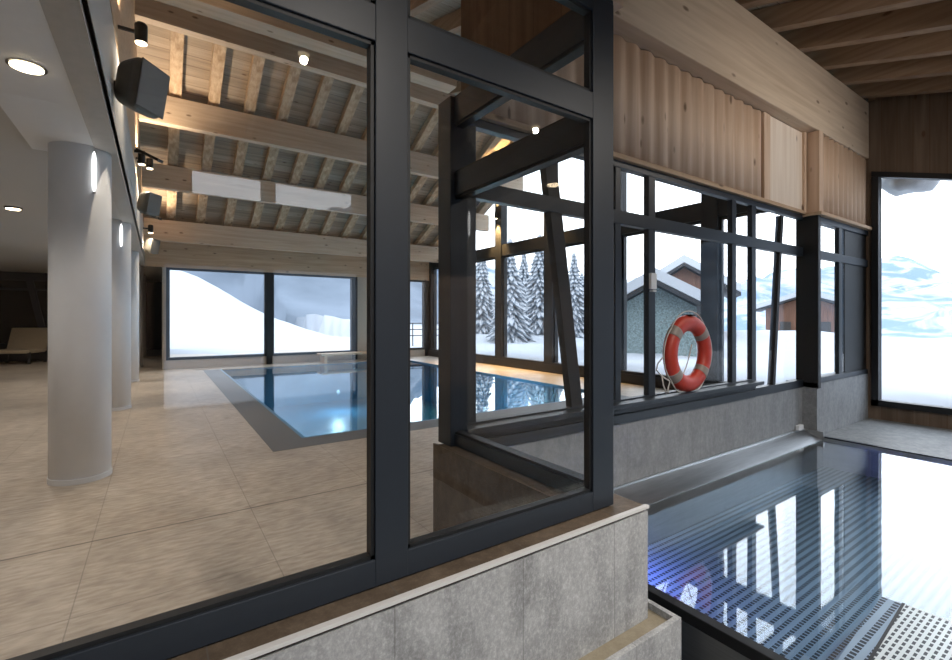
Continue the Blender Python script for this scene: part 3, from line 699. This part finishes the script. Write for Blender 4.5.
for a, b_ in ((.0, 1.05), (1.05, 2.16), (6.5, 7.7), (7.7, 8.9)):  # right-hand pair is out of view, added for more light in the room
    obj('window_pane', B((a+.05, b_-.03, BY-.06, BY-.05, -.95, .57)), 'glass', w9); obj('clerestory_pane', B((a+.05, b_-.03, BY-.06, BY-.05, 1.33, 1.61)), 'glass', w9)

# ------------------------------------------------------------------ outdoors
cx0, cy0 = 2.0, 8.0
dirf = math.radians(-34.48)
def at(px, d): l = (px-476)/463*d; return (Rv[0]*l+Fv[0]*d, Rv[1]*l+Fv[1]*d)
MOUNDS = [at(143, 40)+(8.6, 7.6), at(806, 38)+(3.2, 6.0), at(748, 30)+(.9, 3.0)]
def fbm(x, y, s, o=5, seed=0): return noise.fractal(Vector((x*s+seed, y*s-seed, seed*.3)), .9, 2.1, o)
def ground(x, y):
    dx = max(-6.6-x, 0, x-10.2); dy = max(-3.6-y, 0, y-18.2); d = math.hypot(dx, dy)
    k = min(1, max(0, (d-.3)/2.2)); k = k*k*(3-2*k)
    z = -3.0+1.45*k
    r = math.hypot(x-cx0, y-cy0)
    z += .22*k*fbm(x, y, .25, 4, 3)
    if r > 22:
        z -= (min(r, 320)-22)*.13*(1 if r > 40 else (r-22)/18)
    for mx, my, A_, sg in MOUNDS: z += A_*math.exp(-((x-mx)**2+(y-my)**2)/(2*sg*sg))
    if y > 60:
        az = math.atan2(x-cx0, y-cy0); g = max(0, math.cos(az*2.3)) if abs(az) < .68 else 0; z += g*(min(r, 300)-52)*.56*min(1, (y-60)/40)*(1+.25*fbm(x, y, .02, 5, 8))
    if y < -50:
        z += (min(r, 300)-50)*.30*min(1, (-50-y)/40)*(1+.3*fbm(x, y, .015, 5, 21))
    if r > 22 and y > 18 and x > 14:        # slope behind the trees
        az = math.atan2(x-cx0, y-cy0); g = max(0, math.cos((az-.15)*1.3)); z += g*(min(r, 90)-22)*.17
    if r > 260:
        m = min(1, (r-260)/500); z += m*(62+95*abs(fbm(x, y, .0022, 7, 11))+40*fbm(x, y, .006, 6, 5))
    return z
bm = bmesh.new(); NR, NA = 150, 300; rings = []
for i in range(NR):
    r = 3*math.exp(i/(NR-1)*math.log(1500/3))
    rings.append([bm.verts.new((cx0+r*math.cos(2*math.pi*j/NA), cy0+r*math.sin(2*math.pi*j/NA), ground(cx0+r*math.cos(2*math.pi*j/NA), cy0+r*math.sin(2*math.pi*j/NA)))) for j in range(NA)])
for a, b_ in zip(rings, rings[1:]):
    for j in range(NA): face(bm, [a[j], a[(j+1) % NA], b_[(j+1) % NA], b_[j]])
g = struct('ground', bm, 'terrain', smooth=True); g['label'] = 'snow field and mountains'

def chalet(x, y, rz, w_, d_, zb, ze, zr, label, wall_mat='chalet_wood'):
    t = thing('chalet', label, 'house', (x, y, zb))
    mt = Matrix.Translation((x, y, 0)) @ Matrix.Rotation(rz, 4, 'Z')
    P = lambda a, b_, c: tuple(mt @ Vector((a, b_, c)))
    ex = mt.to_3x3() @ Vector((0, d_, 0))
    bm = bmesh.new(); prism(bm, [P(-w_/2, -d_/2, zb), P(w_/2, -d_/2, zb), P(w_/2, -d_/2, ze), P(0, -d_/2, zr), P(-w_/2, -d_/2, ze)], ex); obj('wall', bm, wall_mat, t)
    o = .9; sl = (zr-ze)/(w_/2); ex2 = mt.to_3x3() @ Vector((0, d_+1.6, 0))
    for nm, m_, a, th_ in (('roof', 'frame_brown', .06, .18), ('roof_snow', 'snow', .26, .45)):
        bm = bmesh.new()
        prism(bm, [P(-w_/2-o, -d_/2-.8, ze-sl*o+a), P(0, -d_/2-.8, zr+a), P(w_/2+o, -d_/2-.8, ze-sl*o+a), P(w_/2+o, -d_/2-.8, ze-sl*o+a+th_), P(0, -d_/2-.8, zr+a+th_), P(-w_/2-o, -d_/2-.8, ze-sl*o+a+th_)], ex2)
        obj(nm, bm, m_, t)
    for wx in ((-w_*.25, w_*.22) if wall_mat != 'stone' else ()):
        bm = bmesh.new(); c_ = P(wx, -d_/2-.03, (zb+ze)/2+.2); rot_box(bm, c_, .9, .08, 1.0, rz); obj('window', bm, 'dark', t)
    return t
dirf = math.radians(-34.48)
def at(px, d): l = (px-476)/463*d; return (Rv[0]*l+Fv[0]*d, Rv[1]*l+Fv[1]*d)
x, y = at(684, 30); chalet(x, y, dirf-.42, 4.0, 5, -2.5, 1.75, 3.0, 'brown wooden chalet with snowy gable roof seen above the lifebuoy')
x, y = at(655, 21.5); chalet(x, y, dirf-.37, 3.2, 4, -3, .45, 1.35, 'low stone outbuilding with thick snow roof behind the lifebuoy', 'stone')
x, y = at(806, 46); chalet(x, y, dirf-.62, 6.5, 5, -3.0, .9, 2.0, 'distant brown chalet seen left and right of the dark window pier')

def conifer(x, y, zb, h, r, seed, label, group):
    rnd = random.Random(seed)
    t = thing('snowy_conifer', label, 'tree', (x, y, zb), group)
    bm = bmesh.new(); lathe(bm, [(.16, zb-.5), (.05, zb+h*.8)], (x, y, 0), 8); obj('trunk', bm, 'frame_brown', t)
    bm = bmesh.new(); bs = bmesh.new(); n = int(h*3.6)
    for i in range(n):
        f = i/n; z = zb+h*(.08+.92*f); rr = r*(1-f)**.85+.1; nb = max(6, int(17*(1-f)+4))
        for k in range(nb):
            a = 2*math.pi*(k+rnd.random()*.7)/nb; L = rr*(.75+.4*rnd.random()); wd = .10+.12*L; dp = L*.32+.1
            dx, dy = math.cos(a), math.sin(a); sx, sy = -dy, dx
            c = Vector((x, y, z+.12)); tip = Vector((x+dx*L, y+dy*L, z-dp)); md = Vector((x+dx*L*.6, y+dy*L*.6, z-dp*.35))
            for b_, off, kk in ((bm, 0, 1.0), (bs, .07, .72)):
                va = b_.verts.new(c+Vector((0, 0, off))); vb = b_.verts.new(md+Vector((sx*wd*kk, sy*wd*kk, off-.06))); vc = b_.verts.new(tip*(1)+Vector((0, 0, off*.6))); vd = b_.verts.new(md-Vector((sx*wd*kk, sy*wd*kk, -off+.06)))
                ve = b_.verts.new(md+Vector((0, 0, off+.12)))
                face(b_, [va, vb, ve]); face(b_, [vb, vc, ve]); face(b_, [vc, vd, ve]); face(b_, [vd, va, ve]); face(b_, [va, vd, vc, vb])
    obj('needles', bm, 'tree', t); obj('snow_load', bs, 'snow', t)
tl = [(510, 30, 7.0), (540, 34, 7.6), (524, 43, 8), (556, 42, 7.5), (482, 35, 6.5), (503, 50, 8), (574, 34, 6.6), (478, 47, 7.5), (534, 54, 9), (600, 38, 6.2), (452, 52, 7), (582, 52, 8),
      ]
tn = ['straight ahead of the return screen', 'right beside the nearest one', 'between two nearer trees', 'half hidden by the window mullion', 'left of the far wall lamp', 'high behind the front row', 'behind the slanted brace', 'behind the return post',
      'tallest of the back row', 'near the screen post', 'far left of the gable group', 'far right of the back row', 'beyond the far wall, middle', 'beyond the far wall, right', 'beyond the far wall, left']
for i, ((px, d, h), nm) in enumerate(zip(tl, tn)):
    x, y = at(px, d); conifer(x, y, ground(x, y)-.3, h, h*.22, i, 'snow laden conifer on the slope outside, '+nm, 'snowy conifers outside the gable')
# outdoor railing seen through the far right window
x0_, y0_ = at(395, 26); x1_, y1_ = at(447, 27)
rl = thing('terrace_railing', 'thin dark railing standing in the snow beyond the far corner window', 'railing', (x0_, y0_, -1.7))
bm = bmesh.new()
for k in range(3): tube(bm, [(x0_, y0_, -1.0+k*.35), (x1_, y1_, -1.0+k*.35)], .03, 6)
obj('rails', bm, 'black', rl)
for k in range(4):
    f = k/3; bm = bmesh.new(); xx, yy = x0_+(x1_-x0_)*f, y0_+(y1_-y0_)*f; tube(bm, [(xx, yy, -2.0), (xx, yy, -.28)], .035, 6); obj('post', bm, 'black', rl)
# snow hanging from the eave outside the end window
bm = bmesh.new()
bmesh.ops.create_icosphere(bm, subdivisions=3, radius=1)
for v in bm.verts:
    n3 = noise.noise(v.co*1.6)*.25; v.co = Vector((v.co.x*.35, v.co.y*.34, max(v.co.z, -.75)*.28))*(1+n3)+Vector((10.1, 2.2, 2.27))
M['snow_lit'] = flat('brightened snow', (.8, .82, .85, 1), .8, 0, .05)  # lighter copy of the snow colour, making up for the eave's shade
obj('snow_clump', bm, 'snow_lit', None, 0, True, label='grey white snow lump hanging from the eave at the top of the end window', category='snow')

# ------------------------------------------------------------------ sky and lamps
W = bpy.data.worlds.new('sky'); S.world = W; W.use_nodes = True; t = W.node_tree; t.nodes.clear()
out = t.nodes.new('ShaderNodeOutputWorld'); bg = t.nodes.new('ShaderNodeBackground'); tc = t.nodes.new('ShaderNodeTexCoord')
sp = t.nodes.new('ShaderNodeSeparateXYZ'); cr = t.nodes.new('ShaderNodeValToRGB')
t.links.new(tc.outputs['Generated'], sp.inputs[0]); t.links.new(sp.outputs['Z'], cr.inputs[0]); t.links.new(cr.outputs[0], bg.inputs[0]); t.links.new(bg.outputs[0], out.inputs[0])
cr.color_ramp.elements[0].position = 0; cr.color_ramp.elements[0].color = (.93, .96, 1, 1)
cr.color_ramp.elements[1].position = .6; cr.color_ramp.elements[1].color = (.78, .87, 1, 1)
bg.inputs[1].default_value = 3.2
def area(name, loc, sx, sy, e_, c, rot=(0, 0, 0)):
    L = bpy.data.lights.new(name, 'AREA'); L.shape = 'RECTANGLE'; L.size = sx; L.size_y = sy; L.energy = e_; L.color = c
    o = bpy.data.objects.new(name, L); o.location = (loc[0], loc[1], loc[2]+H); o.rotation_euler = rot; COL.objects.link(o); return o
def point(name, loc, e_, c, rad=.05):
    L = bpy.data.lights.new(name, 'POINT'); L.energy = e_; L.color = c; L.shadow_soft_size = rad
    o = bpy.data.objects.new(name, L); o.location = (loc[0], loc[1], loc[2]+H); COL.objects.link(o); return o
for x, y in ((-.70, 4.12), (-1.78, 9.6), (-1.35, 8), (-2.65, 14), (-1.35, 14), (-2.6, 19), (-2.65, 6)):
    L = bpy.data.lights.new('downlight lamp', 'SPOT'); L.energy = 95; L.color = (1, .90, .80); L.spot_size = 2.4; L.spot_blend = .9; L.shadow_soft_size = .08
    o = bpy.data.objects.new('downlight_lamp', L); o.location = (x, y, 1.6+H); COL.objects.link(o)
for x, y, e_, rx in ((1.02, -1.3, 370, 0), (3.64, -1.3, 450, 0), (5.3, .2, 52, math.radians(52)), (7.1, .2, 55, math.radians(52))):  # last two are added washers, out of view, brightening the cladding
    L = bpy.data.lights.new('joist lamp', 'SPOT'); L.energy = e_; L.color = (1, .92, .83); L.spot_size = 2.7; L.spot_blend = .9; L.shadow_soft_size = .03
    o = bpy.data.objects.new('joist_lamp', L); o.location = (x, y, near(y)-.07+H); o.rotation_euler = (rx, 0, 0); COL.objects.link(o)
for lx, e_ in ((2.78, 75),):
    L = bpy.data.lights.new('underwater lamp', 'SPOT'); L.energy = e_; L.color = (.22, .26, 1); L.spot_size = 2.7; L.spot_blend = .9; L.shadow_soft_size = .03
    o = bpy.data.objects.new('underwater_light', L); o.location = (lx, TY1-.12, -1.68+H); o.rotation_euler = (math.radians(-20), math.radians(-30), 0); COL.objects.link(o)
point('pool_fill_near', (PX0+.4, PY0+3, -2.2), 90, (.7, .9, 1)); point('pool_fill_mid', (PX1-1, PY0+3, -2.2), 90, (.7, .9, 1)); point('pool_fill_far', (4.5, PY1-2, -2.2), 90, (.7, .9, 1))  # unseen lights added under the water to brighten the tiles

# ------------------------------------------------------------------ camera
cam = bpy.data.cameras.new('camera'); co = bpy.data.objects.new('camera', cam); COL.objects.link(co)
co.location = (0, 0, H); co.rotation_euler = (math.pi/2, 0, dirf)
cam.sensor_width = 36; cam.lens = 463/952*36; cam.shift_y = -12/952; cam.clip_start = .05; cam.clip_end = 5000
S.camera = co
S.view_settings.view_transform = 'Standard'; S.view_settings.look = 'None'; S.view_settings.gamma = 1; S.view_settings.use_curve_mapping = False
S.view_settings.exposure = 0.35
c = S.cycles; c.use_denoising = True; c.max_bounces = 10; c.diffuse_bounces = 5; c.glossy_bounces = 5; c.transparent_max_bounces = 40; c.transmission_bounces = 6
c.sample_clamp_indirect = 6; c.caustics_reflective = False; c.caustics_refractive = False
